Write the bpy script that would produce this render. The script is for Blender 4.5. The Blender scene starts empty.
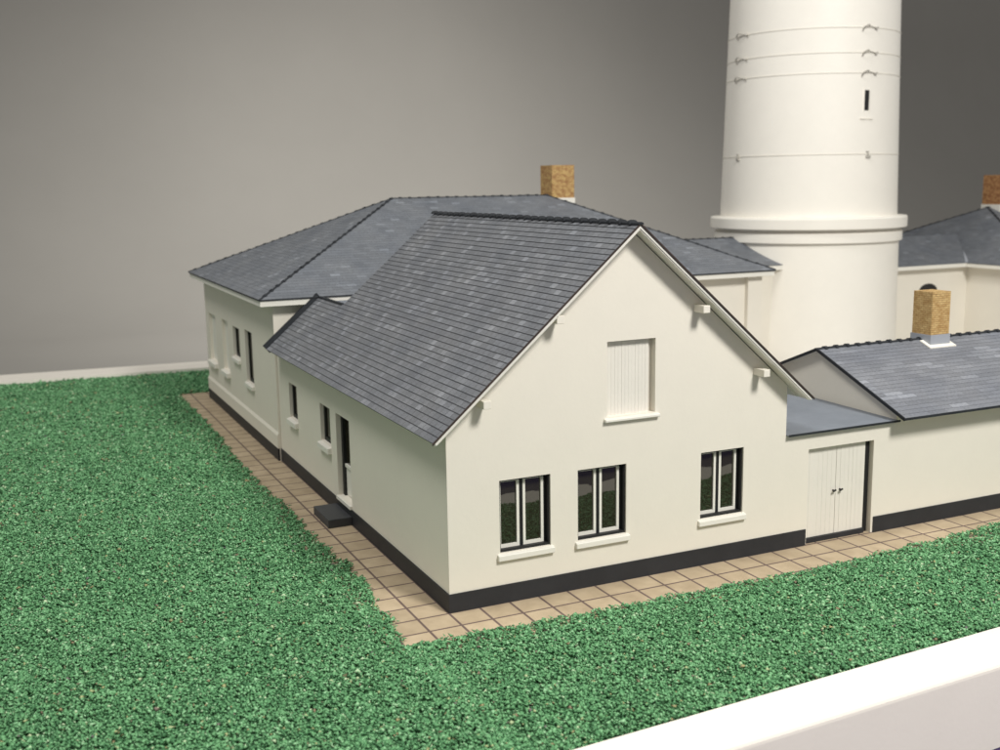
import bpy, bmesh, math, random
import numpy as np
from mathutils import Vector, Matrix
random.seed(7)
rng = np.random.default_rng(11)
S = bpy.context.scene
COL = S.collection

# ------------------------------------------------------------------ camera
cam_d = bpy.data.cameras.new("camera"); cam = bpy.data.objects.new("camera", cam_d); COL.objects.link(cam)
Rw = Matrix(((0.9065867889820072, -0.42173282292070563, -0.015550566376390367),
             (-0.08721994582878768, -0.15118716382547429, -0.9846497461250029),
             (0.41290807099512733, 0.8940267711683706, -0.17384779935719902)))   # rows: right, down, forward
CAM = Vector((-8.294741897206345, -20.733897366611476, 9.148882522767677))
m = Matrix((Rw[0], -Rw[1], -Rw[2])).transposed().to_4x4(); m.translation = CAM
cam.matrix_world = m
cam_d.sensor_width = 36; cam_d.lens = 36*1.08837
cam_d.clip_start = 0.1; cam_d.clip_end = 1000
cam_d.dof.use_dof = True; cam_d.dof.focus_distance = 25.5; cam_d.dof.aperture_fstop = 0.40
S.camera = cam

# ------------------------------------------------------------------ world + lamps (indoor, lamp-lit)
w = bpy.data.worlds.new("World"); S.world = w; w.use_nodes = True
w.node_tree.nodes["Background"].inputs[0].default_value = (1.0, 0.985, 0.94, 1)
w.node_tree.nodes["Background"].inputs[1].default_value = 0.36

def area(name, loc, target, size, power, color):
    d = bpy.data.lights.new(name, 'AREA'); d.shape = 'DISK'; d.size = size; d.energy = power; d.color = color
    o = bpy.data.objects.new(name, d); COL.objects.link(o); o.location = loc
    o.rotation_euler = (Vector(target)-Vector(loc)).to_track_quat('-Z', 'Y').to_euler(); return o
area("key_lamp", (13, -33, 41), (9, 6, 3), 11, 27500, (1.0, 0.98, 0.925))
area("room_lamp", (-26, 4, 64), (2, 10, 2), 22, 21000, (1.0, 0.985, 0.93))
d = bpy.data.lights.new("backdrop_fill_spot", 'SPOT'); d.energy = 118000; d.spot_size = math.radians(120); d.spot_blend = 1.0  # unseen spot, added out of view to brighten the grey backdrop
d.color = (1, .97, .90); d.shadow_soft_size = 4
o = bpy.data.objects.new("backdrop_fill_spot", d); COL.objects.link(o); o.location = (25, 44, 42)
o.rotation_euler = (Vector((29, 74, -2))-o.location).to_track_quat('-Z', 'Y').to_euler()

S.view_settings.view_transform = 'Standard'; S.view_settings.look = 'None'
S.view_settings.exposure = 0; S.view_settings.gamma = 1
S.render.engine = 'CYCLES'
S.unit_settings.scale_length = 0.0115       # a scale model: one unit is one metre of the real building

# ------------------------------------------------------------------ materials
def newmat(name):
    m = bpy.data.materials.new(name); m.use_nodes = True
    nt = m.node_tree; return m, nt, nt.nodes["Principled BSDF"]
def nd(nt, t, **k):
    n = nt.nodes.new(t)
    for a, b in k.items(): setattr(n, a, b)
    return n
def lk(nt, a, b): nt.links.new(a, b)
def ramp(nt, stops, fac):
    r = nd(nt, 'ShaderNodeValToRGB'); e = r.color_ramp.elements
    e[0].position, e[0].color = stops[0][0], (*stops[0][1], 1); e[1].position, e[1].color = stops[-1][0], (*stops[-1][1], 1)
    for p, c in stops[1:-1]:
        x = e.new(p); x.color = (*c, 1)
    lk(nt, fac, r.inputs[0]); return r
def card(name, col, var=0.04, rough=0.6, scale=1.2, bump=0.02, spec=0.35):
    """painted card / plastic with faint blotches and a fine tooth"""
    m, nt, b = newmat(name)
    tc = nd(nt, 'ShaderNodeTexCoord')
    n = nd(nt, 'ShaderNodeTexNoise'); n.inputs['Scale'].default_value = scale; n.inputs['Detail'].default_value = 6
    n.inputs['Roughness'].default_value = .65
    lk(nt, tc.outputs['Object'], n.inputs['Vector'])
    a = tuple(max(0, c*(1-var)) for c in col); z = tuple(min(1, c*(1+var)) for c in col)
    r = ramp(nt, [(.3, a), (.7, z)], n.outputs['Fac']); lk(nt, r.outputs[0], b.inputs['Base Color'])
    n2 = nd(nt, 'ShaderNodeTexNoise'); n2.inputs['Scale'].default_value = 9; n2.inputs['Detail'].default_value = 4
    lk(nt, tc.outputs['Object'], n2.inputs['Vector'])
    bp = nd(nt, 'ShaderNodeBump'); bp.inputs['Strength'].default_value = .12; bp.inputs['Distance'].default_value = bump
    lk(nt, n2.outputs['Fac'], bp.inputs['Height']); lk(nt, bp.outputs[0], b.inputs['Normal'])
    b.inputs['Roughness'].default_value = rough; b.inputs['Specular IOR Level'].default_value = spec
    return m
def slate(name, base, rowh, tilew, line=.35, light=.07, msz=.011):
    m, nt, b = newmat(name)
    uv = nd(nt, 'ShaderNodeTexCoord')
    br = nd(nt, 'ShaderNodeTexBrick'); br.offset = .5
    br.inputs['Color1'].default_value = (0, 0, 0, 1); br.inputs['Color2'].default_value = (1, 1, 1, 1); br.inputs['Mortar'].default_value = (.3, .3, .3, 1)
    br.inputs['Scale'].default_value = 1; br.inputs['Mortar Size'].default_value = msz; br.inputs['Mortar Smooth'].default_value = .2
    br.inputs['Brick Width'].default_value = tilew; br.inputs['Row Height'].default_value = rowh
    lk(nt, uv.outputs['UV'], br.inputs['Vector'])
    c = lambda k: tuple(x*k for x in base)
    r = ramp(nt, [(0, c(.86)), (.3, c(.95)), (.6, c(1.0)), (1-light*2.2, c(1.07)), (1-light, c(1.25)), (1, c(1.5))], br.outputs['Color'])
    n = nd(nt, 'ShaderNodeTexNoise'); n.inputs['Scale'].default_value = .8; n.inputs['Detail'].default_value = 5
    lk(nt, uv.outputs['UV'], n.inputs['Vector'])
    nr = ramp(nt, [(.3, (.86, .87, .9)), (.7, (1.12, 1.1, 1.08))], n.outputs['Fac'])
    mx = nd(nt, 'ShaderNodeMix', data_type='RGBA', blend_type='MULTIPLY'); mx.inputs['Factor'].default_value = 1
    lk(nt, r.outputs[0], mx.inputs['A']); lk(nt, nr.outputs[0], mx.inputs['B'])
    n3 = nd(nt, 'ShaderNodeTexNoise'); n3.inputs['Scale'].default_value = 26; n3.inputs['Detail'].default_value = 3
    mp = nd(nt, 'ShaderNodeMapping'); mp.inputs['Scale'].default_value = (.45, 1.6, 1)
    lk(nt, uv.outputs['UV'], mp.inputs[0]); lk(nt, mp.outputs[0], n3.inputs['Vector'])
    nr3 = ramp(nt, [(.3, (.8, .8, .8)), (.7, (1.22, 1.22, 1.22))], n3.outputs['Fac'])
    mx3 = nd(nt, 'ShaderNodeMix', data_type='RGBA', blend_type='MULTIPLY'); mx3.inputs['Factor'].default_value = 1
    lk(nt, mx.outputs['Result'], mx3.inputs['A']); lk(nt, nr3.outputs[0], mx3.inputs['B'])
    mm = nd(nt, 'ShaderNodeMix', data_type='RGBA'); mm.inputs['B'].default_value = (.018, .018, .02, 1)
    ml = nd(nt, 'ShaderNodeMath', operation='MULTIPLY'); ml.inputs[1].default_value = line
    lk(nt, br.outputs['Fac'], ml.inputs[0]); lk(nt, ml.outputs[0], mm.inputs['Factor']); lk(nt, mx3.outputs['Result'], mm.inputs['A'])
    lk(nt, mm.outputs['Result'], b.inputs['Base Color'])
    b.inputs['Roughness'].default_value = .55; b.inputs['Specular IOR Level'].default_value = .4
    return m
def brickmat(name, c1, c2, blot):
    m, nt, b = newmat(name)
    uv = nd(nt, 'ShaderNodeTexCoord')
    br = nd(nt, 'ShaderNodeTexBrick'); br.inputs['Scale'].default_value = 1
    br.inputs['Color1'].default_value = (*c1, 1); br.inputs['Color2'].default_value = (*c2, 1); br.inputs['Mortar'].default_value = (.36, .21, .085, 1)
    br.inputs['Brick Width'].default_value = .17; br.inputs['Row Height'].default_value = .062; br.inputs['Mortar Size'].default_value = .006
    n = nd(nt, 'ShaderNodeTexNoise'); n.inputs['Scale'].default_value = 5.5; n.inputs['Detail'].default_value = 3
    lk(nt, uv.outputs['UV'], n.inputs['Vector'])
    r = ramp(nt, [(.42, (1.08, 1.08, 1.05)), (.62, blot)], n.outputs['Fac'])
    mx = nd(nt, 'ShaderNodeMix', data_type='RGBA', blend_type='MULTIPLY'); mx.inputs['Factor'].default_value = 1
    lk(nt, uv.outputs['UV'], br.inputs['Vector']); lk(nt, br.outputs['Color'], mx.inputs['A']); lk(nt, r.outputs[0], mx.inputs['B'])
    lk(nt, mx.outputs['Result'], b.inputs['Base Color'])
    bp = nd(nt, 'ShaderNodeBump'); bp.inputs['Distance'].default_value = .01; bp.invert = True
    lk(nt, br.outputs['Fac'], bp.inputs['Height']); lk(nt, bp.outputs[0], b.inputs['Normal'])
    b.inputs['Roughness'].default_value = .8
    return m

WALL = card('cream_card', (.79, .745, .66), .014, .62)
TRIM = card('white_card', (.80, .775, .71), .02, .5)
TOWER = card('tower_card', (.87, .835, .77), .015, .5)
DOORW = card('door_card', (.77, .735, .67), .02, .5)
PLINTH = card('anthracite_card', (.026, .027, .031), .15, .55)
DARK = card('dark_frame_card', (.016, .016, .017), .15, .5)
RIDGE = card('ridge_tile', (.022, .025, .030), .3, .5)
FLATR = card('zinc_blue', (.19, .21, .245), .14, .5, .7)
ZINC = card('zinc_grey', (.34, .36, .40), .08, .45)
EDGE = card('verge_brown', (.05, .035, .03), .2, .6)
FRAMEW = card('board_white', (.85, .80, .73), .02, .35, .5)
SLATE1 = slate('slate_near', (.166, .174, .190), math.hypot(4.95, 4.33)/40, .27, .6, .085, .009)
SLATE2 = slate('slate_far', (.150, .162, .182), .19, .36, .2, .03, .006)
SLATE3 = slate('slate_small', (.185, .195, .22), .17, .62, .22, .05, .006)
BRICK = brickmat('yellow_brick', (.50, .33, .14), (.60, .43, .20), (.86, .78, .66))
BRICKM = brickmat('mottled_brick', (.46, .27, .12), (.62, .44, .18), (.80, .68, .62))
BRICKR = brickmat('red_brown_brick', (.36, .16, .07), (.50, .28, .12), (.7, .6, .55))

m, nt, b = newmat('window_glass'); GLASS = m
b.inputs['Base Color'].default_value = (.022, .020, .012, 1); b.inputs['Roughness'].default_value = .012; b.inputs['IOR'].default_value = 1.7
n = nd(nt, 'ShaderNodeTexNoise'); n.inputs['Scale'].default_value = 1.2; tc = nd(nt, 'ShaderNodeTexCoord'); lk(nt, tc.outputs['Object'], n.inputs['Vector'])
bp_ = nd(nt, 'ShaderNodeBump'); bp_.inputs['Distance'].default_value = .02; bp_.inputs['Strength'].default_value = .3
lk(nt, n.outputs['Fac'], bp_.inputs['Height']); lk(nt, bp_.outputs[0], b.inputs['Normal'])

# paving
m, nt, b = newmat('paving_tiles'); PAVE = m
tc = nd(nt, 'ShaderNodeTexCoord')
mp = nd(nt, 'ShaderNodeMapping'); mp.inputs['Location'].default_value = (.03, .02, 0); lk(nt, tc.outputs['Object'], mp.inputs[0])
br = nd(nt, 'ShaderNodeTexBrick'); br.offset = 0; br.inputs['Scale'].default_value = 1
br.inputs['Brick Width'].default_value = .722; br.inputs['Row Height'].default_value = .70; br.inputs['Mortar Size'].default_value = .033; br.inputs['Mortar Smooth'].default_value = .3
br.inputs['Color1'].default_value = (.41, .325, .22, 1); br.inputs['Color2'].default_value = (.48, .385, .265, 1); br.inputs['Mortar'].default_value = (.13, .09, .08, 1)
lk(nt, mp.outputs[0], br.inputs['Vector'])
n = nd(nt, 'ShaderNodeTexNoise'); n.inputs['Scale'].default_value = 2.2; n.inputs['Detail'].default_value = 7; lk(nt, tc.outputs['Object'], n.inputs['Vector'])
r = ramp(nt, [(.3, (.86, .84, .82)), (.72, (1.1, 1.1, 1.1))], n.outputs['Fac'])
mx = nd(nt, 'ShaderNodeMix', data_type='RGBA', blend_type='MULTIPLY'); mx.inputs['Factor'].default_value = 1
lk(nt, br.outputs['Color'], mx.inputs['A']); lk(nt, r.outputs[0], mx.inputs['B']); lk(nt, mx.outputs['Result'], b.inputs['Base Color'])
b.inputs['Roughness'].default_value = .65

YARD = card('yard_grey', (.5, .49, .46), .05, .8)
# grass crumbs
m, nt, b = newmat('grass_crumbs'); GRASS = m
at = nd(nt, 'ShaderNodeAttribute', attribute_name='tint')
r = ramp(nt, [(0, (.045, .15, .06)), (.22, (.08, .235, .098)), (.6, (.135, .335, .148)), (.86, (.19, .43, .205)), (.955, (.29, .54, .30)),
              (.975, (.48, .62, .40)), (.986, (.36, .40, .18)), (.994, (.26, .18, .10)), (1, (.14, .13, .14))], at.outputs['Fac'])
lk(nt, r.outputs[0], b.inputs['Base Color']); b.inputs['Roughness'].default_value = .6; b.inputs['Specular IOR Level'].default_value = .4
m, nt, b = newmat('grass_bed'); BED = m
n = nd(nt, 'ShaderNodeTexNoise'); n.inputs['Scale'].default_value = 9; n.inputs['Detail'].default_value = 8; tc = nd(nt, 'ShaderNodeTexCoord'); lk(nt, tc.outputs['Object'], n.inputs['Vector'])
r = ramp(nt, [(.3, (.025, .085, .033)), (.7, (.07, .21, .085))], n.outputs['Fac']); lk(nt, r.outputs[0], b.inputs['Base Color']); b.inputs['Roughness'].default_value = .9

BACK = card('grey_backdrop', (.27, .26, .245), .03, .9, .06, .001, .1)
TABLE = card('violet_table', (.035, .02, .09), .1, .5, .3)

# ------------------------------------------------------------------ object helpers
def put(bm, name, mat, parent=None, uvplane=None, smooth=False):
    base = Vector((0, 0, 0))
    p = parent
    while p is not None: base += p.location; p = p.parent
    bmesh.ops.recalc_face_normals(bm, faces=bm.faces)
    me = bpy.data.meshes.new(name)
    if base.length: bmesh.ops.translate(bm, verts=bm.verts, vec=-base)
    bm.to_mesh(me); bm.free()
    for f in me.polygons: f.use_smooth = smooth
    mats = mat if isinstance(mat, (list, tuple)) else [mat]
    for x in mats: me.materials.append(x)
    o = bpy.data.objects.new(name, me); COL.objects.link(o)
    if parent is not None: o.parent = parent
    return o
def thing(name, loc, label, cat, group=None):
    o = bpy.data.objects.new(name, None); COL.objects.link(o); o.location = loc; o.empty_display_size = .5
    o['label'] = label; o['category'] = cat
    if group: o['group'] = group
    return o
def tag(o, label, cat, group=None):
    o['label'] = label; o['category'] = cat
    if group: o['group'] = group
def structure(o): o['kind'] = 'structure'; return o
ID = lambda u, z, d: (u, d, z)
def front(y): return lambda u, z, d: (u, y+d, z)      # a wall looking towards -Y, d goes into the wall
def left(x): return lambda u, z, d: (x+d, u, z)       # a wall looking towards -X
def right(x): return lambda u, z, d: (x-d, u, z)      # a wall looking towards +X
def rear(y): return lambda u, z, d: (u, y-d, z)
def prism(bm, pts, fa, fb, mi=0):
    a = [bm.verts.new(fa(p)) for p in pts]; c = [bm.verts.new(fb(p)) for p in pts]
    n = len(pts); fs = [bm.faces.new(a), bm.faces.new(c[::-1])]
    for i in range(n): fs.append(bm.faces.new((a[(i+1) % n], a[i], c[i], c[(i+1) % n])))
    for f in fs: f.material_index = mi
    return fs
def lbox(bm, F, u0, u1, z0, z1, d0, d1, mi=0):
    return prism(bm, [(u0, z0), (u1, z0), (u1, z1), (u0, z1)], lambda p: F(p[0], p[1], d0), lambda p: F(p[0], p[1], d1), mi)
def box(bm, x0, x1, y0, y1, z0, z1, mi=0):
    return lbox(bm, front(0), x0, x1, z0, z1, y0, y1, mi)
def bevel(bm, w, seg=2):
    bmesh.ops.remove_doubles(bm, verts=bm.verts, dist=1e-5)
    bmesh.ops.bevel(bm, geom=list(bm.edges), offset=w, segments=seg, affect='EDGES', profile=.6, clamp_overlap=True)
def wall(bm, F, u0, u1, z0, top, holes=(), thick=.3, breaks=()):
    """wall slab with real openings; top is a height or a function of u; built as vertical strips"""
    tf = top if callable(top) else (lambda u: top)
    us = sorted(set([u0, u1] + list(breaks) + [h[0] for h in holes] + [h[1] for h in holes]))
    us = [u for u in us if u0 <= u <= u1]
    for a, b_ in zip(us, us[1:]):
        mid = (a+b_)/2; hs = sorted([h for h in holes if h[0] < mid < h[1]], key=lambda h: h[2])
        z = z0
        for h in hs:
            if h[2] > z: lbox(bm, F, a, b_, z, h[2], 0, thick)
            z = h[3]
        prism(bm, [(a, z), (b_, z), (b_, tf(b_)), (a, tf(a))], lambda p: F(p[0], p[1], 0), lambda p: F(p[0], p[1], thick))

def clip(poly, v0, v1):
    for s, lim in ((1, v0), (-1, v1)):
        out = []
        for i in range(len(poly)):
            a, b_ = poly[i], poly[(i+1) % len(poly)]
            da, db = s*(a[1]-lim), s*(b_[1]-lim)
            if da >= 0: out.append(a)
            if (da > 0 and db < 0) or (da < 0 and db > 0):
                t = da/(da-db); out.append((a[0]+t*(b_[0]-a[0]), a[1]+t*(b_[1]-a[1])))
        poly = out
        if len(poly) < 3: return []
    return poly
def roof_plane(bm, pts, rowh, lift, thick, jit=.0, v0=None):
    """one roof slope laid in overlapping courses; pts are the corners of its top face"""
    P = [Vector(p) for p in pts]
    n = None
    for i in range(1, len(P)-1):
        c = (P[i]-P[0]).cross(P[i+1]-P[0])
        if n is None or c.length > n.length: n = c
    n.normalize()
    if n.z < 0: n = -n
    U = Vector((0, 0, 1)).cross(n).normalized(); V = n.cross(U)
    O = Vector((0, 0, 0))
    q = [((p-O).dot(U), (p-O).dot(V)) for p in P]; off = (P[0]-O).dot(n)
    lo = min(a[1] for a in q) if v0 is None else v0; hi = max(a[1] for a in q)
    uvl = bm.loops.layers.uv.verify()
    k = 0
    while lo+k*rowh < hi-1e-4:
        c = clip(q, lo+k*rowh, lo+(k+1)*rowh); 
        if len(c) >= 3:
            ft = lambda a: U*a[0]+V*a[1]+n*(off+lift*(1-(a[1]-lo-k*rowh)/rowh))
            fb = lambda a: U*a[0]+V*a[1]+n*(off-thick)
            fs = prism(bm, c, ft, fb)
            for f in fs:
                for l in f.loops:
                    l[uvl].uv = (l.vert.co.dot(U)+.11*((k*7) % 5)*0, l.vert.co.dot(V)-lo)
        k += 1
def ridge_line(bm, a, b_, r=.085, step=.42, collar=.03, lean=None):
    """row of overlapping ridge tiles from a to b: half pipes with a raised collar at each joint"""
    a, b_ = Vector(a), Vector(b_); d = b_-a; L = d.length; d.normalize()
    s = d.cross(Vector((0, 0, 1))).normalized(); u = s.cross(d)
    n = max(1, int(round(L/step))); st = L/n
    for i in range(n):
        segs = [(i*st, r), (i*st+st*.72, r*1.02), (i*st+st*.73, r+collar), (i*st+st*.995, r+collar)]
        rings = []
        wob = random.uniform(-.008, .008)
        for t, rr in segs:
            c = a+d*t; rings.append([bm.verts.new(c+s*(math.cos(g)*rr*1.25)+u*(math.sin(g)*rr*1.0+wob-.02)) for g in [math.pi*k/6 for k in range(7)]])
        for r0, r1 in zip(rings, rings[1:]):
            for k in range(6): bm.faces.new((r0[k], r0[k+1], r1[k+1], r1[k]))
        bm.faces.new(rings[0]); bm.faces.new(rings[-1][::-1])
def bar(bm, a, b_, w, h, up=Vector((0, 0, 1))):
    a, b_ = Vector(a), Vector(b_); d = (b_-a).normalized(); s = d.cross(up).normalized(); u = s.cross(d)
    q = [(-w/2, -h/2), (w/2, -h/2), (w/2, h/2), (-w/2, h/2)]
    return prism(bm, q, lambda p: a+s*p[0]+u*p[1], lambda p: b_+s*p[0]+u*p[1])
NB = bmesh.new

# ------------------------------------------------------------------ setting: table, backdrop
bm = NB(); box(bm, -60, 110, -60, 41, -2.6, -1.75); o = structure(put(bm, 'table', TABLE))
bm = NB()
prof = [(41.2, -1.9), (66, -1.9)] + [(66+29*math.sin(t), -1.9+29-29*math.cos(t)) for t in [math.pi/2*k/32 for k in range(1, 33)]] + [(95, 100)]
vs = [[bm.verts.new((x, y, z)) for y, z in prof] for x in (-90, 220)]
for i in range(len(prof)-1): bm.faces.new((vs[0][i], vs[0][i+1], vs[1][i+1], vs[1][i]))
o = structure(put(bm, 'backdrop', BACK, smooth=True))

# display board: white rim around the model (one thing) with a rounded top edge
BX0, BX1 = -12.0, 47.0
yn = lambda x: -6.31+.040*x        # inner edge of near rim
yf = lambda x: 34.85-.080*(x+0)    # inner edge of far rim (slightly out of square, as glued)
board = thing('display_board', (18, 14, -1.75), 'white rimmed board carrying the whole model village on its green turf', 'model base')
def rim(bm, a, b_, n_in, wd, ztop=.05, zbot=-1.74, rr=.16):
    """a,b inner edge ends; outer face at distance wd along n_in"""
    prof = [(0, zbot), (0, ztop), (wd-rr, ztop)] + [(wd-rr+rr*math.sin(t), ztop-rr+rr*math.cos(t)) for t in [math.pi/2*k/5 for k in range(1, 6)]] + [(wd, zbot)]
    A, B = Vector((*a, 0)), Vector((*b_, 0)); N = Vector((*n_in, 0))
    return prism(bm, prof, lambda p: A+N*p[0]+Vector((0, 0, p[1])), lambda p: B+N*p[0]+Vector((0, 0, p[1])))
bm = NB(); rim(bm, (BX0-1.2, yn(BX0-1.2)), (BX1+1.2, yn(BX1+1.2)), (0, -1), 1.12); put(bm, 'rim_board', FRAMEW, board)
bm = NB(); rim(bm, (BX0-1.2, yf(BX0-1.2)), (BX1+1.2, yf(BX1+1.2)), (0, 1), 2.3, .19); put(bm, 'rim_board', FRAMEW, board)
bm = NB(); rim(bm, (BX0, yn(BX0)), (BX0, yf(BX0)), (-1, 0), 1.19); put(bm, 'rim_board', FRAMEW, board)
bm = NB(); rim(bm, (BX1, yn(BX1)), (BX1, yf(BX1)), (1, 0), 1.19); put(bm, 'rim_board', FRAMEW, board)

# ground under everything, then the paving sheet
bm = NB(); v = [bm.verts.new(p) for p in ((BX0, yn(BX0), -.012), (BX1, yn(BX1), -.012), (BX1, yf(BX1), -.012), (BX0, yf(BX0), -.012))]; bm.faces.new(v)
structure(put(bm, 'ground', BED))
LE = [(28.9, -1.23), (19.7, -1.19), (16, -1.33), (13.4, -1.31), (12.06, -1.36), (9.5, -1.2), (6.9, -1.22), (5.1, -1.2), (4.4, -1.12), (3.67, -1.01), (2.94, -1.1), (2.17, -1.0), (1.47, -1.25), (.08, -1.24), (-.6, -1.36), (-1.3, -1.5)]
FE = [(-1.5, -1.3), (-.5, -1.24), (1.3, -1.3), (3.4, -1.38), (5, -1.39), (6.6, -1.46), (9.2, -1.5), (12, -1.3), (15.5, -1.0), (24, -.95), (50, -.95)]
bm = NB(); v = [bm.verts.new(p) for p in ((-1.75, -1.85, 0), (44, -1.85, 0), (44, .2, 0), (.2, .2, 0), (.2, 28.95, 0), (-1.75, 28.95, 0))]; bm.faces.new(v)
structure(put(bm, 'paved_path', PAVE))
bm = NB(); v = [bm.verts.new(p) for p in ((.25, .25, -.004), (44, .25, -.004), (44, 28.9, -.004), (.25, 28.9, -.004))]; bm.faces.new(v)
structure(put(bm, 'courtyard', YARD))

# ------------------------------------------------------------------ windows
def casement_window(root, F, u0, u1, z0, z1, rec=.17, panes=2, sill=True, sillproud=.09, silldrop=.165, ext=.07, name='window', lin=.12, casemat=None):
    """dark outer frame (the part) with white casements, glass and a sill below it"""
    bm = NB()
    t = .035; dp = .06
    fd = rec-lin; lbox(bm, F, u0, u1, z0, z0+.055, fd, rec+dp); lbox(bm, F, u0, u1, z1-t, z1, fd, rec+dp)
    lbox(bm, F, u0, u0+t, z0+.055, z1-t, fd, rec+dp); lbox(bm, F, u1-t, u1, z0+.055, z1-t, fd, rec+dp); lbox(bm, F, u1-.10, u1-t, z0+.055, z1-t, rec, rec+dp)
    if panes == 2:
        um = (u0+u1-.06)/2; lbox(bm, F, um-.045, um+.045, z0+.055, z1-t, rec-.006, rec+dp)
        spans = [(u0+t, um-.045), (um+.045, u1-.10)]
    else: spans = [(u0+t, u1-.10)]
    lbox(bm, F, u0, u1, z0, z1, rec+dp+.03, rec+dp+.06)
    wdw = put(bm, name, DARK, root)
    for a, b_ in spans:
        bm = NB(); s = .062; za, zb = z0+.055, z1-t
        lbox(bm, F, a, b_, za, za+s*1.2, rec-.012, rec+.045); lbox(bm, F, a, b_, zb-s*.8, zb, rec-.012, rec+.045)
        lbox(bm, F, a, a+s, za+s*1.2, zb-s*.8, rec-.012, rec+.045); lbox(bm, F, b_-s, b_, za+s*1.2, zb-s*.8, rec-.012, rec+.045)
        put(bm, 'casement', casemat or TRIM, wdw)
        bm = NB(); lbox(bm, F, a+s, b_-s, za+s*1.2, zb-s*.8, rec+.028, rec+.04)
        put(bm, 'glass_pane', GLASS, wdw)
    if sill: add_sill(wdw, F, u0, u1, z0, sillproud, silldrop, ext)
    return wdw
def add_sill(parent, F, u0, u1, z0, proud=.14, drop=.2, ext=.12, inner=.1):
    bm = NB()
    prism(bm, [(-proud, z0-drop), (-proud, z0-.035), (inner, z0+.004), (inner, z0-drop)],
          lambda p: F(u0-ext, p[1], p[0]), lambda p: F(u1+ext, p[1], p[0]))
    bmesh.ops.bevel(bm, geom=list(bm.edges), offset=.012, segments=1, affect='EDGES')
    put(bm, 'sill', TRIM, parent)
def planked(bm, F, u0, u1, z0, z1, d, n, gap=.012):
    wd = (u1-u0)/n
    for i in range(n):
        j = random.uniform(0, .006)
        lbox(bm, F, u0+i*wd+gap/2, u0+(i+1)*wd-gap/2, z0, z1, d+j, d+.05)
    lbox(bm, F, u0, u1, z0, z1, d+.012, d+.06)

# ------------------------------------------------------------------ the gabled house (nearest)
SL = (8.23-3.9)/4.95; roofz = lambda x: 3.9+SL*(x+.45)      # top of left slope
house = thing('gabled_house', (4.5, 6, 0), 'cream gabled house in front, steep slate roof and shuttered loft opening, nearest building', 'house')
wt = lambda u: (roofz(u) if u <= 4.5 else roofz(9-u)) - .13
F0 = front(0)
fw = [(1.22, 2.47, 1.15, 2.79), (3.16, 4.43, 1.13, 2.78), (6.49, 7.73, 1.15, 2.78)]
loft = (3.92, 5.19, 3.91, 5.63)
sw = [(8.82, 9.84, 1.78, 2.90), (12.52, 13.5, 1.78, 2.93)]
door = (6.98, 8.24, .52, 2.90)
bm = NB(); wall(bm, F0, 0, 9, .0, wt, fw+[loft], .3, [4.5]); put(bm, 'front_wall', WALL, house)
bm = NB(); wall(bm, left(0), .3, 14.9, 0, 4.14, sw+[door], .3); put(bm, 'side_wall', WALL, house)
bm = NB(); wall(bm, right(9), .3, 14.9, 0, 4.14); put(bm, 'side_wall', WALL, house)
bm = NB(); wall(bm, rear(11.6), .3, 8.7, 0, wt, (), .25, [4.5]); put(bm, 'rear_wall', WALL, house)
bm = NB()
lbox(bm, F0, -.03, 9, 0, .42, -.03, -.001); lbox(bm, left(0), 0, 14.912, 0, .42, -.03, -.001)
put(bm, 'plinth', PLINTH, house)
# roof
bm = NB()
rowh = math.hypot(4.95, 4.33)/40
vdir = Vector((4.95, 0, 4.33)).normalized(); 
L_ = lambda x, y: (x, y, roofz(x)); R_ = lambda x, y: (9-x, y, roofz(x))
roof_plane(bm, [L_(-.45, -.42), L_(4.5, -.42), L_(4.5, 11.72), L_(-.45, 11.72)], rowh, .012, .03)
lo = Vector(L_(-.45, 0)).dot(vdir)
roof_plane(bm, [L_(-.45, 11.722), L_(1.40, 11.722), L_(1.40, 14.42), L_(-.45, 14.42)], rowh, .012, .03)
roof_plane(bm, [R_(-.45, -.42), R_(4.5, -.42), R_(4.5, 11.72), R_(-.45, 11.72)], rowh, .012, .03)
roof_plane(bm, [R_(-.45, 11.722), R_(1.40, 11.722), R_(1.40, 14.42), R_(-.45, 14.42)], rowh, .012, .03)
roof = put(bm, 'roof', SLATE1, house)
bm = NB(); ridge_line(bm, (4.5, -.46, 8.235), (4.5, 11.72, 8.235), .055, .43, .040); put(bm, 'ridge_tiles', RIDGE, roof)
bm = NB(); bar(bm, (1.40, 11.8, roofz(1.4)), (1.40, 14.40, roofz(1.4)), .10, .06); put(bm, 'flashing', RIDGE, roof)
bm = NB(); bar(bm, (-.45, 14.47, 3.90), (1.42, 14.47, roofz(1.42)+.0), .09, .32); put(bm, 'verge_gap_shade', RIDGE, roof)  # dark strip modelled in place of the shadow in the gap behind the far rake
bm = NB(); box(bm, 1.40, 7.6, 11.86, 14.9, 5.26, 5.36); put(bm, 'flat_roof', FLATR, house)
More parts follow.
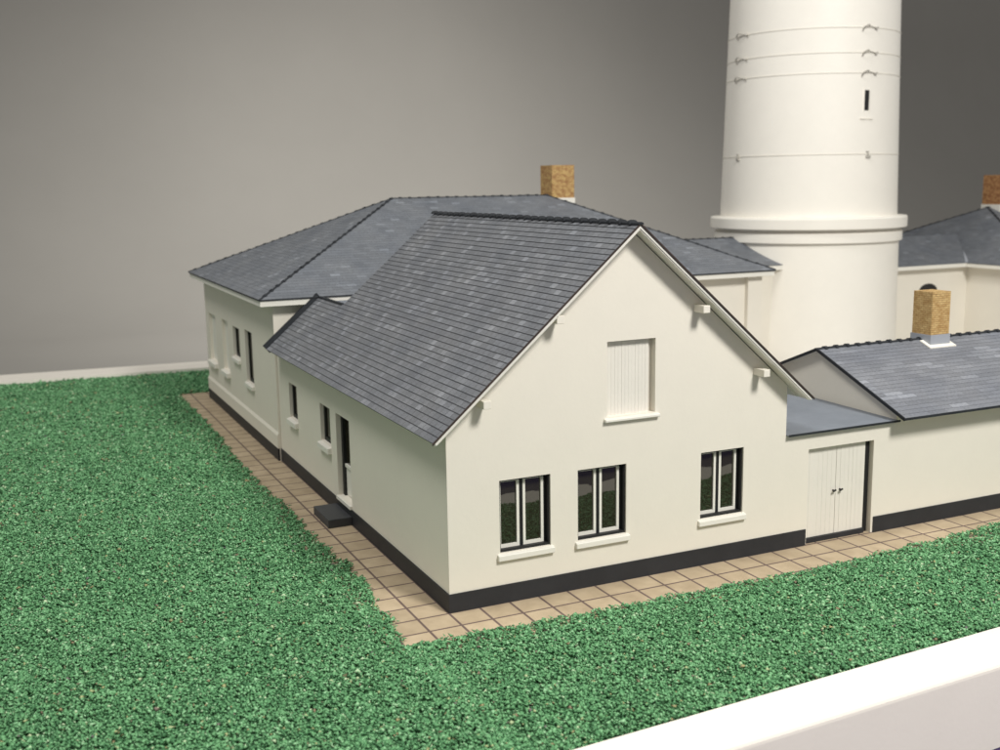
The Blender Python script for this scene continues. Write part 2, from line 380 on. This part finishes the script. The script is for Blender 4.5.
# soffit / bargeboards under the front overhang: white board under the slates, thin brown edge
for sgn in (0, 1):
    X = (lambda x: x) if sgn == 0 else (lambda x: 9-x)
    bm = NB()
    prism(bm, [(-.40, -.42), (4.5, -.42), (4.5, 0.02), (-.40, 0.02)],
          lambda p: (X(p[0]), p[1], roofz(p[0])-.045), lambda p: (X(p[0]), p[1], roofz(p[0])-.10))
    prism(bm, [(-.36, .02), (.3, .02), (.3, 14.42), (-.36, 14.42)],
          lambda p: (X(p[0]), p[1], roofz(p[0])-.045), lambda p: (X(p[0]), p[1], roofz(p[0])-.125))
    put(bm, 'soffit_board', TRIM, house)
    bm = NB()
    prism(bm, [(-.36, -.40), (4.5, -.40), (4.5, -.30), (-.36, -.30)],
          lambda p: (X(p[0]), p[1], roofz(p[0])-.102), lambda p: (X(p[0]), p[1], roofz(p[0])-.135))
    put(bm, 'bargeboard', TRIM, house)
    bm = NB()
    prism(bm, [(-.47, -.445), (4.5, -.445), (4.5, -.424), (-.47, -.424)],
          lambda p: (X(p[0]), p[1], roofz(p[0])+.02), lambda p: (X(p[0]), p[1], roofz(p[0])-.03))
    put(bm, 'verge_edge', EDGE, roof)
for x, z in ((2.54, 6.24), (6.30, 6.23), (8.05, 4.60), (.80, 4.56)):
    bm = NB(); box(bm, x-.09, x+.09, -.40, .0, z-.07, z+.10); bmesh.ops.bevel(bm, geom=list(bm.edges), offset=.008, segments=1, affect='EDGES')
    put(bm, 'purlin_end', WALL, house)
for h in fw: casement_window(house, F0, *h)
# the loft opening with its planked shutter
bm = NB(); planked(bm, F0, loft[0]+.001, loft[1]-.10, loft[2], loft[3]-.0, .13, 13, .003)
sh = put(bm, 'loft_shutter', DOORW, house)
bm = NB(); lbox(bm, F0, loft[1]-.10, loft[1], loft[2], loft[3], .20, .24); put(bm, 'shutter_stop', WALL, sh)
add_sill(sh, F0, loft[0], loft[1], loft[2], .10, .10, .09, .14)
# side windows and door
for h in sw: casement_window(house, left(0), *h, rec=.11, panes=1, sillproud=.12, silldrop=.21, ext=.03, lin=.0, casemat=DARK)
bm = NB(); FL = left(0)
lbox(bm, FL, door[0], door[0]+.06, door[2], door[3], .16, .27); lbox(bm, FL, door[1]-.16, door[1], door[2], door[3], .14, .27)
lbox(bm, FL, door[0]+.06, door[1]-.16, door[3]-.08, door[3], .2, .27); lbox(bm, FL, door[0], door[1], door[2], door[3], .275, .29)
dr = put(bm, 'side_door', DARK, house)
bm = NB(); lbox(bm, FL, door[0]+.07, door[1]-.17, door[2]+.02, 1.36, .205, .26); put(bm, 'lower_panel', TRIM, dr)
bm = NB(); lbox(bm, FL, door[0]+.07, door[1]-.17, 1.36, 1.45, .17, .262); lbox(bm, FL, 7.42, 7.49, 1.45, door[3]-.08, .19, .262); put(bm, 'middle_rail', TRIM, dr)
bm = NB(); lbox(bm, FL, door[0]+.07, 7.42, 1.45, door[3]-.08, .225, .25); lbox(bm, FL, 7.49, door[1]-.17, 1.45, door[3]-.08, .225, .25); put(bm, 'glass_pane', GLASS, dr)
bm = NB(); lbox(bm, FL, door[0]-.02, door[1]+.02, .425, .518, -.07, .19); put(bm, 'threshold', TRIM, dr)
# door step: a loose block on the paving
bm = NB(); box(bm, -.70, -.032, 6.92, 8.42, .002, .24); bevel(bm, .018)
tag(put(bm, 'door_step', card('step_grey', (.052, .054, .060), .12, .5)), 'dark grey step slab on the tiles below the glazed side door', 'step')

# ------------------------------------------------------------------ the hipped house behind it
hx, hy0, hy1, hx1 = -.07, 14.92, 27.72, 19.75
hip = thing('hipped_house', (10, 21.3, 0), 'long cream house with hipped slate roof behind the gabled house, tall narrow side windows', 'house')
Fh = left(hx); Fs = front(hy0)
hw = [(18.42, 19.62, 2.0, 3.95), (20.62, 21.86, 2.66, 3.84), (22.86, 24.08, 1.82, 3.88), (25.5, 27.0, 1.82, 3.84)]
EZ = 5.53
bm = NB(); wall(bm, Fh, hy0+.3, hy1, 0, EZ-.1, hw, .3); put(bm, 'side_wall', WALL, hip)
bm = NB(); wall(bm, Fs, hx, hx1, 0, EZ-.1, (), .3); put(bm, 'front_wall', WALL, hip)
bm = NB(); wall(bm, right(hx1), hy0+.3, hy1, 0, EZ-.1); put(bm, 'side_wall', WALL, hip)
bm = NB(); wall(bm, rear(hy1), hx+.3, hx1-.3, 0, EZ-.1); put(bm, 'rear_wall', WALL, hip)
bm = NB(); lbox(bm, Fs, hx1-.62, hx1+.06, .42, EZ-.16, -.2, -.002); put(bm, 'corner_pilaster', WALL, hip)
bm = NB(); lbox(bm, Fh, hy0-.005, hy1+.02, 0, .42, -.06, -.001); put(bm, 'plinth', PLINTH, hip); bm = NB(); lbox(bm, Fs, 9.05, hx1+.08, 0, .42, -.34, -.001); put(bm, 'plinth', PLINTH, hip)
bm = NB()
prism(bm, [(-.055, .425), (-.055, .86), (-.001, .97), (-.001, .425)], lambda p: Fh(hy0, p[1], p[0]), lambda p: Fh(hy1+.02, p[1], p[0]))
put(bm, 'wall_band', WALL, hip)
ex0, ex1, ey0, ey1 = -.60, 20.25, 14.42, 28.2
RX0, RX1, RY, RZ = 6.45, 13.45, 21.31, 8.60
c00, c10, c11, c01 = (ex0, ey0, EZ), (ex1, ey0, EZ), (ex1, ey1, EZ), (ex0, ey1, EZ); ra, rb_ = (RX0, RY, RZ), (RX1, RY, RZ)
def hiproof(bm, c00, c10, c11, c01, ra, rb_, rowh=.19, lift=.004, thick=.02):
    roof_plane(bm, [c00, c10, rb_, ra], rowh, lift, thick); roof_plane(bm, [c10, c11, rb_], rowh, lift, thick)
    roof_plane(bm, [c11, c01, ra, rb_], rowh, lift, thick); roof_plane(bm, [c01, c00, ra], rowh, lift, thick)
bm = NB(); hiproof(bm, c00, c10, c11, c01, ra, rb_); hr = put(bm, 'roof', SLATE2, hip)
up = Vector((0, 0, .015))
bm = NB()
for a, b_ in ((c00, ra), (c10, rb_), (c11, rb_), (c01, ra), (ra, rb_)): ridge_line(bm, Vector(a)+up, Vector(b_)+up, .035, .42, .022)
put(bm, 'ridge_tiles', RIDGE, hr)
def fascia_ring(bm, x0, x1, y0, y1, zt, h, t=.06):
    box(bm, x0, x1, y0, y0+t, zt-h, zt); box(bm, x0, x1, y1-t, y1, zt-h, zt); box(bm, x0, x0+t, y0+t, y1-t, zt-h, zt); box(bm, x1-t, x1, y0+t, y1-t, zt-h, zt)
    box(bm, x0+t, x1-t, y0+t, y1-t, zt-h+.01, zt-h+.05)
bm = NB(); fascia_ring(bm, ex0+.03, ex1-.03, ey0+.03, ey1-.03, EZ-.03, .20); put(bm, 'eaves_board', TRIM, hip)
bm = NB(); fascia_ring(bm, ex0-.01, ex1+.01, ey0-.01, ey1+.01, EZ+.005, .05, .05); put(bm, 'slate_edge', RIDGE, hr)
def blind_window(root, F, u0, u1, z0, z1):
    bm = NB(); lbox(bm, F, u0, u1, z0, z1, .13, .17); lbox(bm, F, (u0+u1)/2-.02, (u0+u1)/2+.02, z0, z1, .122, .135)
    w_ = put(bm, 'blind_window', TRIM, root); add_sill(w_, F, u0, u1, z0, .15, .22, .05, .12)
for i, h in enumerate(hw):
    if i < 2: casement_window(hip, Fh, *h, rec=.11, panes=1, sillproud=.11, silldrop=.18, ext=.03, lin=.0, casemat=DARK)
    else: blind_window(hip, Fh, *h)
def uvbox(bm):
    uvl = bm.loops.layers.uv.verify()
    for f in bm.faces:
        n = f.normal
        for l in f.loops:
            c = l.vert.co
            l[uvl].uv = (c.y+.4, c.z) if abs(n.x) > .5 else ((c.x, c.z) if abs(n.y) > .5 else (c.x, c.y))
def chimney(root, x0, x1, y0, y1, zb, zt, flash_top, flmat=None, bmat=None):
    bm = NB(); box(bm, x0, x1, y0, y1, zb, zt)
    box(bm, x0+.18, x1-.18, y0+.18, y1-.18, zt-.001, zt+.002)
    bm.normal_update(); bmesh.ops.recalc_face_normals(bm, faces=bm.faces); bm.normal_update(); uvbox(bm)
    c = put(bm, 'chimney', bmat or BRICK, root)
    bm = NB(); box(bm, x0-.03, x1+.03, y0-.03, y1+.03, zb, flash_top); put(bm, 'flashing', flmat or ZINC, c)
    return c
chimney(hr, 13.72, 14.80, 21.30, 22.38, 7.6, 9.86, 8.47, flmat=TRIM, bmat=BRICKM)

# ------------------------------------------------------------------ link building to the lighthouse (left)
TX, TY = 27.68, 21.36
link = thing('link_building', (21.6, 21.3, 0), 'low cream passage with slate roof joining hipped house to the left of the tower', 'passage')
bm = NB(); wall(bm, front(19.25), 19.76, 24.2, 0, 5.15, (), .25); put(bm, 'front_wall', WALL, link)
bm = NB(); wall(bm, rear(23.35), 19.76, 24.2, 0, 5.15, (), .25); put(bm, 'rear_wall', WALL, link)
bm = NB()
roof_plane(bm, [(18.2, 18.85, 5.28), (24.45, 18.85, 5.28), (23.65, 21.3, 6.45), (18.2, 21.3, 6.45)], .19, .004, .02)
roof_plane(bm, [(18.2, 23.75, 5.28), (24.45, 23.75, 5.28), (23.65, 21.3, 6.45), (18.2, 21.3, 6.45)], .19, .004, .02)
lr = put(bm, 'roof', SLATE2, link)
bm = NB(); ridge_line(bm, (18.6, 21.3, 6.46), (23.6, 21.3, 6.46), .035, .42, .02); put(bm, 'ridge_tiles', RIDGE, lr)
bm = NB(); box(bm, 20.3, 24.45, 18.84, 18.92, 5.06, 5.25); box(bm, 20.3, 24.3, 18.92, 19.3, 5.08, 5.12); put(bm, 'eaves_board', TRIM, link)

# ------------------------------------------------------------------ the lighthouse
tower = thing('lighthouse_tower', (TX, TY, 0), 'tall tapering white round tower with wire hoops and a double ring moulding', 'lighthouse')
def lathe(bm, prof, seg=128, c=(TX, TY)):
    rings = [[bm.verts.new((c[0]+r*math.cos(2*math.pi*k/seg), c[1]+r*math.sin(2*math.pi*k/seg), z)) for k in range(seg)] for r, z in prof]
    for a, b_ in zip(rings, rings[1:]):
        for k in range(seg): bm.faces.new((a[k], a[(k+1) % seg], b_[(k+1) % seg], b_[k]))
    bm.faces.new(rings[0]); bm.faces.new(rings[-1][::-1])
Rz = lambda z: 4.12-.027*(z-7.5)
def flatsmooth(o, ang=30):
    for f in o.data.polygons: f.use_smooth = True
    o.data.set_sharp_from_angle(angle=math.radians(ang))
bm = NB(); lathe(bm, [(4.34, 0), (4.23, 6.9)]); flatsmooth(put(bm, 'tower_base', TOWER, tower))
bm = NB(); lathe(bm, [(Rz(7.2), 7.2), (Rz(12), 12), (Rz(21), 21)]); sh_ = put(bm, 'tower_shaft', TOWER, tower); flatsmooth(sh_)
bm = NB(); lathe(bm, [(4.2, 6.84), (4.57, 6.84), (4.59, 6.87), (4.59, 7.30), (4.55, 7.36), (4.1, 7.40)]); flatsmooth(put(bm, 'ring_moulding', TOWER, tower))
bm = NB(); lathe(bm, [(4.2, 6.22), (4.37, 6.22), (4.39, 6.25), (4.39, 6.64), (4.36, 6.68), (4.2, 6.70)]); flatsmooth(put(bm, 'lower_moulding', TOWER, tower))
CLAMP = card('clamp_grey', (.42, .40, .36), .1, .5)
HOOP = card('hoop_wire', (.78, .745, .67), .05, .5)
for z, up3 in ((15.62, 1), (14.55, 1), (13.68, 1), (10.17, 0)):
    bm = NB(); R = Rz(z); lathe(bm, [(R-.02, z-.022), (R+.018, z-.022), (R+.026, z), (R+.018, z+.022), (R-.02, z+.022)])
    hp = put(bm, 'wire_hoop', HOOP, sh_); flatsmooth(hp, 60)
    for ang in (-92, 178, 88, -2):
        a = math.radians(ang); rad = Vector((math.cos(a), math.sin(a), 0)); tan = Vector((-math.sin(a), math.cos(a), 0)); c = Vector((TX, TY, z))+rad*(R+.02)
        bm = NB()
        if up3:
            pts = [c-tan*.42+rad*.0-Vector((0, 0, .16)), c-tan*.40+rad*.09, c-tan*.22+rad*.12+Vector((0, 0, .10)), c-tan*.08+rad*.05+Vector((0, 0, .05))]
            for p, q in zip(pts, pts[1:]): bar(bm, p, q, .05, .05, rad)
            bar(bm, pts[-1], c+tan*.27+rad*.01, .03, .03, rad)
            bar(bm, c+tan*.26-Vector((0, 0, .03)), c+tan*.36+rad*.1, .08, .09, rad)
        else:
            bar(bm, c-tan*.12-Vector((0, 0, .12)), c+tan*.12-Vector((0, 0, .12))+rad*.03, .10, .08, rad)
            bar(bm, c+rad*.02-Vector((0, 0, .12)), c+rad*.02+Vector((0, 0, .10)), .03, .03, rad)
            bar(bm, c-tan*.10+Vector((0, 0, .10)), c+tan*.04+Vector((0, 0, .10))+rad*.02, .04, .04, rad)
        put(bm, 'hoop_clamp', CLAMP, sh_)
a = math.radians(-93.8); rad = Vector((math.cos(a), math.sin(a), 0)); tan = Vector((-math.sin(a), math.cos(a), 0))
c = Vector((TX, TY, 12.5))+rad*Rz(12.5)
bm = NB(); prism(bm, [(-.12, -.44), (.12, -.44), (.12, .44), (-.12, .44)], lambda p: c+tan*p[0]+Vector((0, 0, p[1]))-rad*.12, lambda p: c+tan*p[0]+Vector((0, 0, p[1]))+rad*.012)
sl = put(bm, 'slit_window', DARK, sh_)
bm = NB()
for q in ((-.16, -.13), (.13, .16)): prism(bm, [(q[0], -.50), (q[1], -.50), (q[1], .50), (q[0], .50)], lambda p: c+tan*p[0]+Vector((0, 0, p[1]))-rad*.1, lambda p: c+tan*p[0]+Vector((0, 0, p[1]))+rad*.03)
put(bm, 'window_frame', TOWER, sl)
bm = NB(); prism(bm, [(-.34, -.82), (.34, -.82), (.34, -.785), (-.34, -.785)], lambda p: c+tan*p[0]+Vector((0, 0, p[1]))-rad*.1, lambda p: c+tan*p[0]+Vector((0, 0, p[1]))+rad*.06); put(bm, 'sill', HOOP, sl)

# ------------------------------------------------------------------ gate passage (flat roofed, between gabled house and outbuilding)
gate = thing('gate_building', (10.8, 1.6, 0), 'small flat roofed carport with white double doors between gabled house and outbuilding', 'garage')
g = (9.73, 11.86, .10, 2.48)
bm = NB(); wall(bm, front(0), 9.0, 12.585, 0, 2.90, [(g[0], g[1], 0, g[3])], .28); put(bm, 'front_wall', WALL, gate)
bm = NB(); box(bm, 9.003, 12.58, 4.0, 4.25, 0, 2.84); put(bm, 'rear_wall', WALL, gate)
bm = NB(); prism(bm, [(9.005, -.10), (12.60, -.10), (12.60, 4.35), (9.005, 4.35)], lambda p: (p[0], p[1], 2.94+.012*p[1]), lambda p: (p[0], p[1], 2.905+.012*p[1]))
fr = put(bm, 'flat_roof', FLATR, gate)
bm = NB(); box(bm, 9.005, 12.62, -.12, -.102, 2.90, 2.952); put(bm, 'roof_edge', RIDGE, fr)
for a, b_, n in ((g[0]+.0, 10.74, 7), (10.75, g[1]-.17, 7)):
    bm = NB(); planked(bm, front(0), a, b_, .13, g[3], .12, n, .003); dd = put(bm, 'gate_leaf', DOORW, gate)
    hxx = 10.66 if a < 10 else 10.88
    bm = NB(); bar(bm, (hxx, .13, 1.28), (hxx, .05, 1.28), .035, .035); bar(bm, (hxx-.045, .05, 1.265), (hxx+.045, .05, 1.295), .03, .035); put(bm, 'handle', DARK, dd)
bm = NB(); lbox(bm, front(0), g[1]-.17, g[1]-.001, 0, g[3], .15, .20); put(bm, 'gate_post', DARK, gate)
bm = NB(); lbox(bm, front(0), g[0], g[1]-.17, .002, .125, .06, .17); lbox(bm, front(0), 9.005, 9.70, 0, .42, -.026, .003); put(bm, 'plinth', PLINTH, gate)

# ------------------------------------------------------------------ outbuilding on the right
out = thing('outbuilding', (17, 3, 0), 'low cream outbuilding with shallow slate roof and brick chimney, right foreground', 'outbuilding')
OZ = lambda y: 3.07+.406*(y+.45)
gt = lambda u: (OZ(u) if u <= 2.9 else OZ(5.8-u)) - .07
bm = NB(); wall(bm, front(.0), 12.585, 26, 0, OZ(0)-.07, (), .28); put(bm, 'front_wall', WALL, out)
bm = NB(); wall(bm, left(12.60), .28, 6.0, 0, gt, (), .25, [2.9]); put(bm, 'gable_wall', WALL, out)
bm = NB(); wall(bm, right(26), .28, 6.0, 0, gt, (), .25, [2.9]); put(bm, 'gable_wall', WALL, out)
bm = NB(); wall(bm, rear(6.0), 12.85, 25.7, 0, OZ(-.3)-.07, (), .25); put(bm, 'rear_wall', WALL, out)
bm = NB(); lbox(bm, front(0), 11.93, 26.02, 0, .42, -.03, -.001); put(bm, 'plinth', PLINTH, out)
bm = NB()
roof_plane(bm, [(12.42, -.45, OZ(-.45)), (26.2, -.45, OZ(-.45)), (26.2, 2.9, OZ(2.9)), (12.42, 2.9, OZ(2.9))], .17, .006, .03)
roof_plane(bm, [(12.42, 6.25, OZ(-.45)), (26.2, 6.25, OZ(-.45)), (26.2, 2.9, OZ(2.9)), (12.42, 2.9, OZ(2.9))], .17, .006, .03)
orf = put(bm, 'roof', SLATE3, out)
bm = NB(); ridge_line(bm, (12.36, 2.9, OZ(2.9)+.01), (26.2, 2.9, OZ(2.9)+.01), .045, .40, .03); put(bm, 'ridge_tiles', RIDGE, orf)
bm = NB()
for s in (0, 1):
    Y = (lambda y: y) if s == 0 else (lambda y: 5.8-y)
    prism(bm, [(12.385, -.46), (12.418, -.46), (12.418, 2.9), (12.385, 2.9)], lambda p: (p[0], Y(p[1]), OZ(p[1])+.03), lambda p: (p[0], Y(p[1]), OZ(p[1])-.06))
box(bm, 12.385, 26.2, -.478, -.455, OZ(-.45)-.05, OZ(-.45)+.012)
put(bm, 'verge_edge', RIDGE, orf)
bm = NB(); prism(bm, [(12.43, -.42), (26.1, -.42), (26.1, .0), (12.43, .0)], lambda p: (p[0], p[1], OZ(p[1])-.032), lambda p: (p[0], p[1], OZ(p[1])-.068))
prism(bm, [(12.43, 2.9), (12.6, 2.9), (12.6, 6.2), (12.43, 6.2)], lambda p: (p[0], p[1], OZ(5.8-p[1])-.032), lambda p: (p[0], p[1], OZ(5.8-p[1])-.068)); put(bm, 'soffit_board', WALL, out)
cx0, cx1, cy0, cy1 = 16.28, 16.99, 2.50, 3.22
ch = chimney(orf, cx0, cx1, cy0, cy1, 3.9, 5.83, 4.58)
bm = NB(); prism(bm, [(cx0-.16, cy0-.16), (cx1+.16, cy0-.16), (cx1+.16, cy0+.25), (cx0-.16, cy0+.25)], lambda p: (p[0], p[1], OZ(p[1])+.045), lambda p: (p[0], p[1], OZ(p[1])+.01)); put(bm, 'flashing_apron', TRIM, ch)

# ------------------------------------------------------------------ right-hand link and house beyond the tower
link2 = thing('link_building', (33, 21.3, 0), 'low cream passage with arched window and slate roof, right of the tower', 'passage')
bm = NB(); wall(bm, front(19.2), 31.0, 36.4, 0, 4.72, [(33.0, 34.2, 1.9, 3.55)], .25); put(bm, 'front_wall', WALL, link2)
bm = NB(); wall(bm, rear(23.6), 31.0, 36.4, 0, 4.72, (), .25); put(bm, 'rear_wall', WALL, link2)
bm = NB()
roof_plane(bm, [(31.0, 18.85, 4.86), (35.75, 18.85, 4.86), (37.95, 21.3, 6.12), (31.6, 21.3, 6.12)], .19, .004, .02)
roof_plane(bm, [(31.0, 23.75, 4.86), (35.75, 23.75, 4.86), (37.95, 21.3, 6.12), (31.6, 21.3, 6.12)], .19, .004, .02)
lr2 = put(bm, 'roof', SLATE2, link2)
bm = NB(); bar(bm, (35.70, 18.83, 4.89), (37.95, 21.3, 6.15), .13, .04); put(bm, 'valley_flashing', ZINC, lr2)
bm = NB(); box(bm, 31.0, 35.7, 18.84, 18.92, 4.66, 4.84); box(bm, 31.0, 36, 18.92, 19.25, 4.68, 4.72); put(bm, 'eaves_board', TRIM, link2)
bm = NB(); lbox(bm, front(19.2), 33.0, 34.2, 1.9, 3.55, .08, .12)
prism(bm, [(33.0+.6-.6*math.cos(t), 3.55+.36*math.sin(t)) for t in [math.pi*k/10 for k in range(11)]], lambda p: (p[0], 19.19, p[1]), lambda p: (p[0], 19.26, p[1]))
put(bm, 'arched_window', DARK, link2)
h2 = thing('hipped_house', (44, 21, 0), 'hipped slate roofed cream house with brick chimney at far right edge, beyond the tower', 'house')
EZ2 = 4.86
bm = NB(); wall(bm, left(36.2), 14.9, 27.7, 0, EZ2-.1); wall(bm, front(14.9), 36.5, 46.8, 0, EZ2-.1); wall(bm, rear(27.7), 36.5, 46.8, 0, EZ2-.1); wall(bm, right(46.8), 15.2, 27.4, 0, EZ2-.1)
put(bm, 'wall', WALL, h2)
q00, q10, q11, q01 = (35.7, 14.4, EZ2), (46.99, 14.4, EZ2), (46.99, 28.2, EZ2), (35.7, 28.2, EZ2); qa, qb = (39.75, 21.3, 7.48), (43.2, 21.3, 7.48)
bm = NB(); hiproof(bm, q00, q10, q11, q01, qa, qb); hr2 = put(bm, 'roof', SLATE2, h2)
bm = NB()
for a, b_ in ((q00, qa), (q10, qb), (q11, qb), (q01, qa), (qa, qb)): ridge_line(bm, Vector(a)+up, Vector(b_)+up, .035, .42, .022)
put(bm, 'ridge_tiles', RIDGE, hr2)
bm = NB(); fascia_ring(bm, 35.73, 46.96, 14.43, 28.17, EZ2-.03, .18); put(bm, 'eaves_board', TRIM, h2)
chimney(hr2, 39.95, 41.1, 20.7, 21.85, 6.5, 9.15, 7.62, flmat=TRIM, bmat=BRICKR)

# ------------------------------------------------------------------ turf: heaped crumbs of coloured foam, uncountable
def turf():
    lx = np.array([p[0] for p in LE[::-1]]); lv = np.array([p[1] for p in LE[::-1]])
    fx = np.array([p[0] for p in FE]); fv = np.array([p[1] for p in FE])
    def inside(x, y, j):
        ok = (x > BX0+.02) & (x < BX1-.02) & (y > -6.27+.04*x) & (y < 34.8-.08*x)
        le = np.interp(y, lx, lv)+.05*np.sin(y*5.1)+.035*np.sin(y*13.7+1)+j
        fe = np.interp(x, fx, fv)+.03*np.sin(x*4.3)+.02*np.sin(x*11.1+2)+j
        keep = (x < le-.05) | (y < fe-.07) | (y > 28.88+.04*np.sin(x*6)+j)
        return ok & keep
    cells = [ # x0,x1,y0,y1,density per unit^2, size
        (-9.6, -1.0, -6.3, 4, 620, .060), (-1.6, 12, -6.3, -1.0, 600, .060), (12, 20, -5.9, -.8, 380, .065),
        (-9.6, -1.0, 4, 12, 430, .064), (-9.9, -1.0, 12, 21, 280, .075), (-10.5, -1.0, 21, 35.7, 190, .09),
        (-1.0, 3.0, 28.8, 35, 160, .09), (20, 47, -5.9, -.8, 45, .13), (-12, -9.6, -6.5, 35.7, 40, .13), (3, 47, 28.8, 35, 30, .14)]
    X, Y, Sz = [], [], []
    for x0, x1, y0, y1, dn, sz in cells:
        n = int((x1-x0)*(y1-y0)*dn)
        x = rng.uniform(x0, x1, n); y = rng.uniform(y0, y1, n); k = inside(x, y, rng.normal(0, .035, n))
        X.append(x[k]); Y.append(y[k]); Sz.append(np.full(k.sum(), sz))
    x = np.concatenate(X); y = np.concatenate(Y); s = np.concatenate(Sz); n = len(x)
    s = s*rng.lognormal(0, .22, n)*.86
    hgt = .05+.03*np.sin(x*1.7+np.sin(y*1.3))*np.sin(y*1.9)+.02*np.sin(x*6.1+y*3.3)*np.sin(y*7.7-x*2)
    z = rng.uniform(.0, 1, n)**.8*(.045+hgt*.8)+.01
    base = np.array([[1, 0, -.5], [-.5, .87, -.5], [-.5, -.87, -.5], [0, 0, .9]])
    q = rng.normal(size=(n, 4)); q /= np.linalg.norm(q, axis=1)[:, None]
    a, b, c, d = q.T
    lean = rng.normal(0, .42, n); az = rng.uniform(0, 2*np.pi, n); sp = rng.uniform(0, 2*np.pi, n)
    qa = np.stack([np.cos(lean/2), np.sin(lean/2)*np.cos(az), np.sin(lean/2)*np.sin(az), 0*az], 1)
    c2, s2 = np.cos(sp/2), np.sin(sp/2)
    a, b, c, d = qa[:, 0]*c2, qa[:, 1]*c2+qa[:, 2]*s2, qa[:, 2]*c2-qa[:, 1]*s2, qa[:, 0]*s2
    Rm = np.stack([1-2*(c*c+d*d), 2*(b*c-a*d), 2*(b*d+a*c), 2*(b*c+a*d), 1-2*(b*b+d*d), 2*(c*d-a*b), 2*(b*d-a*c), 2*(c*d+a*b), 1-2*(b*b+c*c)], 1).reshape(n, 3, 3)
    loc = base[None]*rng.uniform(.55, 1.25, (n, 4, 1))*np.stack([rng.uniform(.8, 1.6, n), rng.uniform(.6, 1.1, n), rng.uniform(.25, .7, n)], 1)[:, None, :]
    v = np.einsum('nij,nkj->nki', Rm, loc)*s[:, None, None]*.95
    v += np.stack([x, y, z], 1)[:, None, :]
    v[..., 2] = np.maximum(v[..., 2], -.008)
    me = bpy.data.meshes.new('grass'); nv = n*4
    me.vertices.add(nv); me.vertices.foreach_set('co', v.reshape(-1).astype(np.float32))
    tri = np.array([[0, 2, 1], [0, 1, 3], [1, 2, 3], [2, 0, 3]])
    f = (np.arange(n)[:, None, None]*4+tri[None]).reshape(-1)
    me.loops.add(len(f)); me.loops.foreach_set('vertex_index', f.astype(np.int32))
    nf = n*4; me.polygons.add(nf)
    me.polygons.foreach_set('loop_start', np.arange(nf, dtype=np.int32)*3)
    me.update(calc_edges=True)
    t = rng.uniform(0, 1, n); att = me.attributes.new('tint', 'FLOAT', 'POINT'); att.data.foreach_set('value', np.repeat(t, 4).astype(np.float32))
    me.materials.append(GRASS)
    o = bpy.data.objects.new('grass', me); COL.objects.link(o); o['kind'] = 'stuff'
    tag(o, 'crumbly green foam turf scattered over the model base', 'grass')
    print('crumbs', n)
turf()
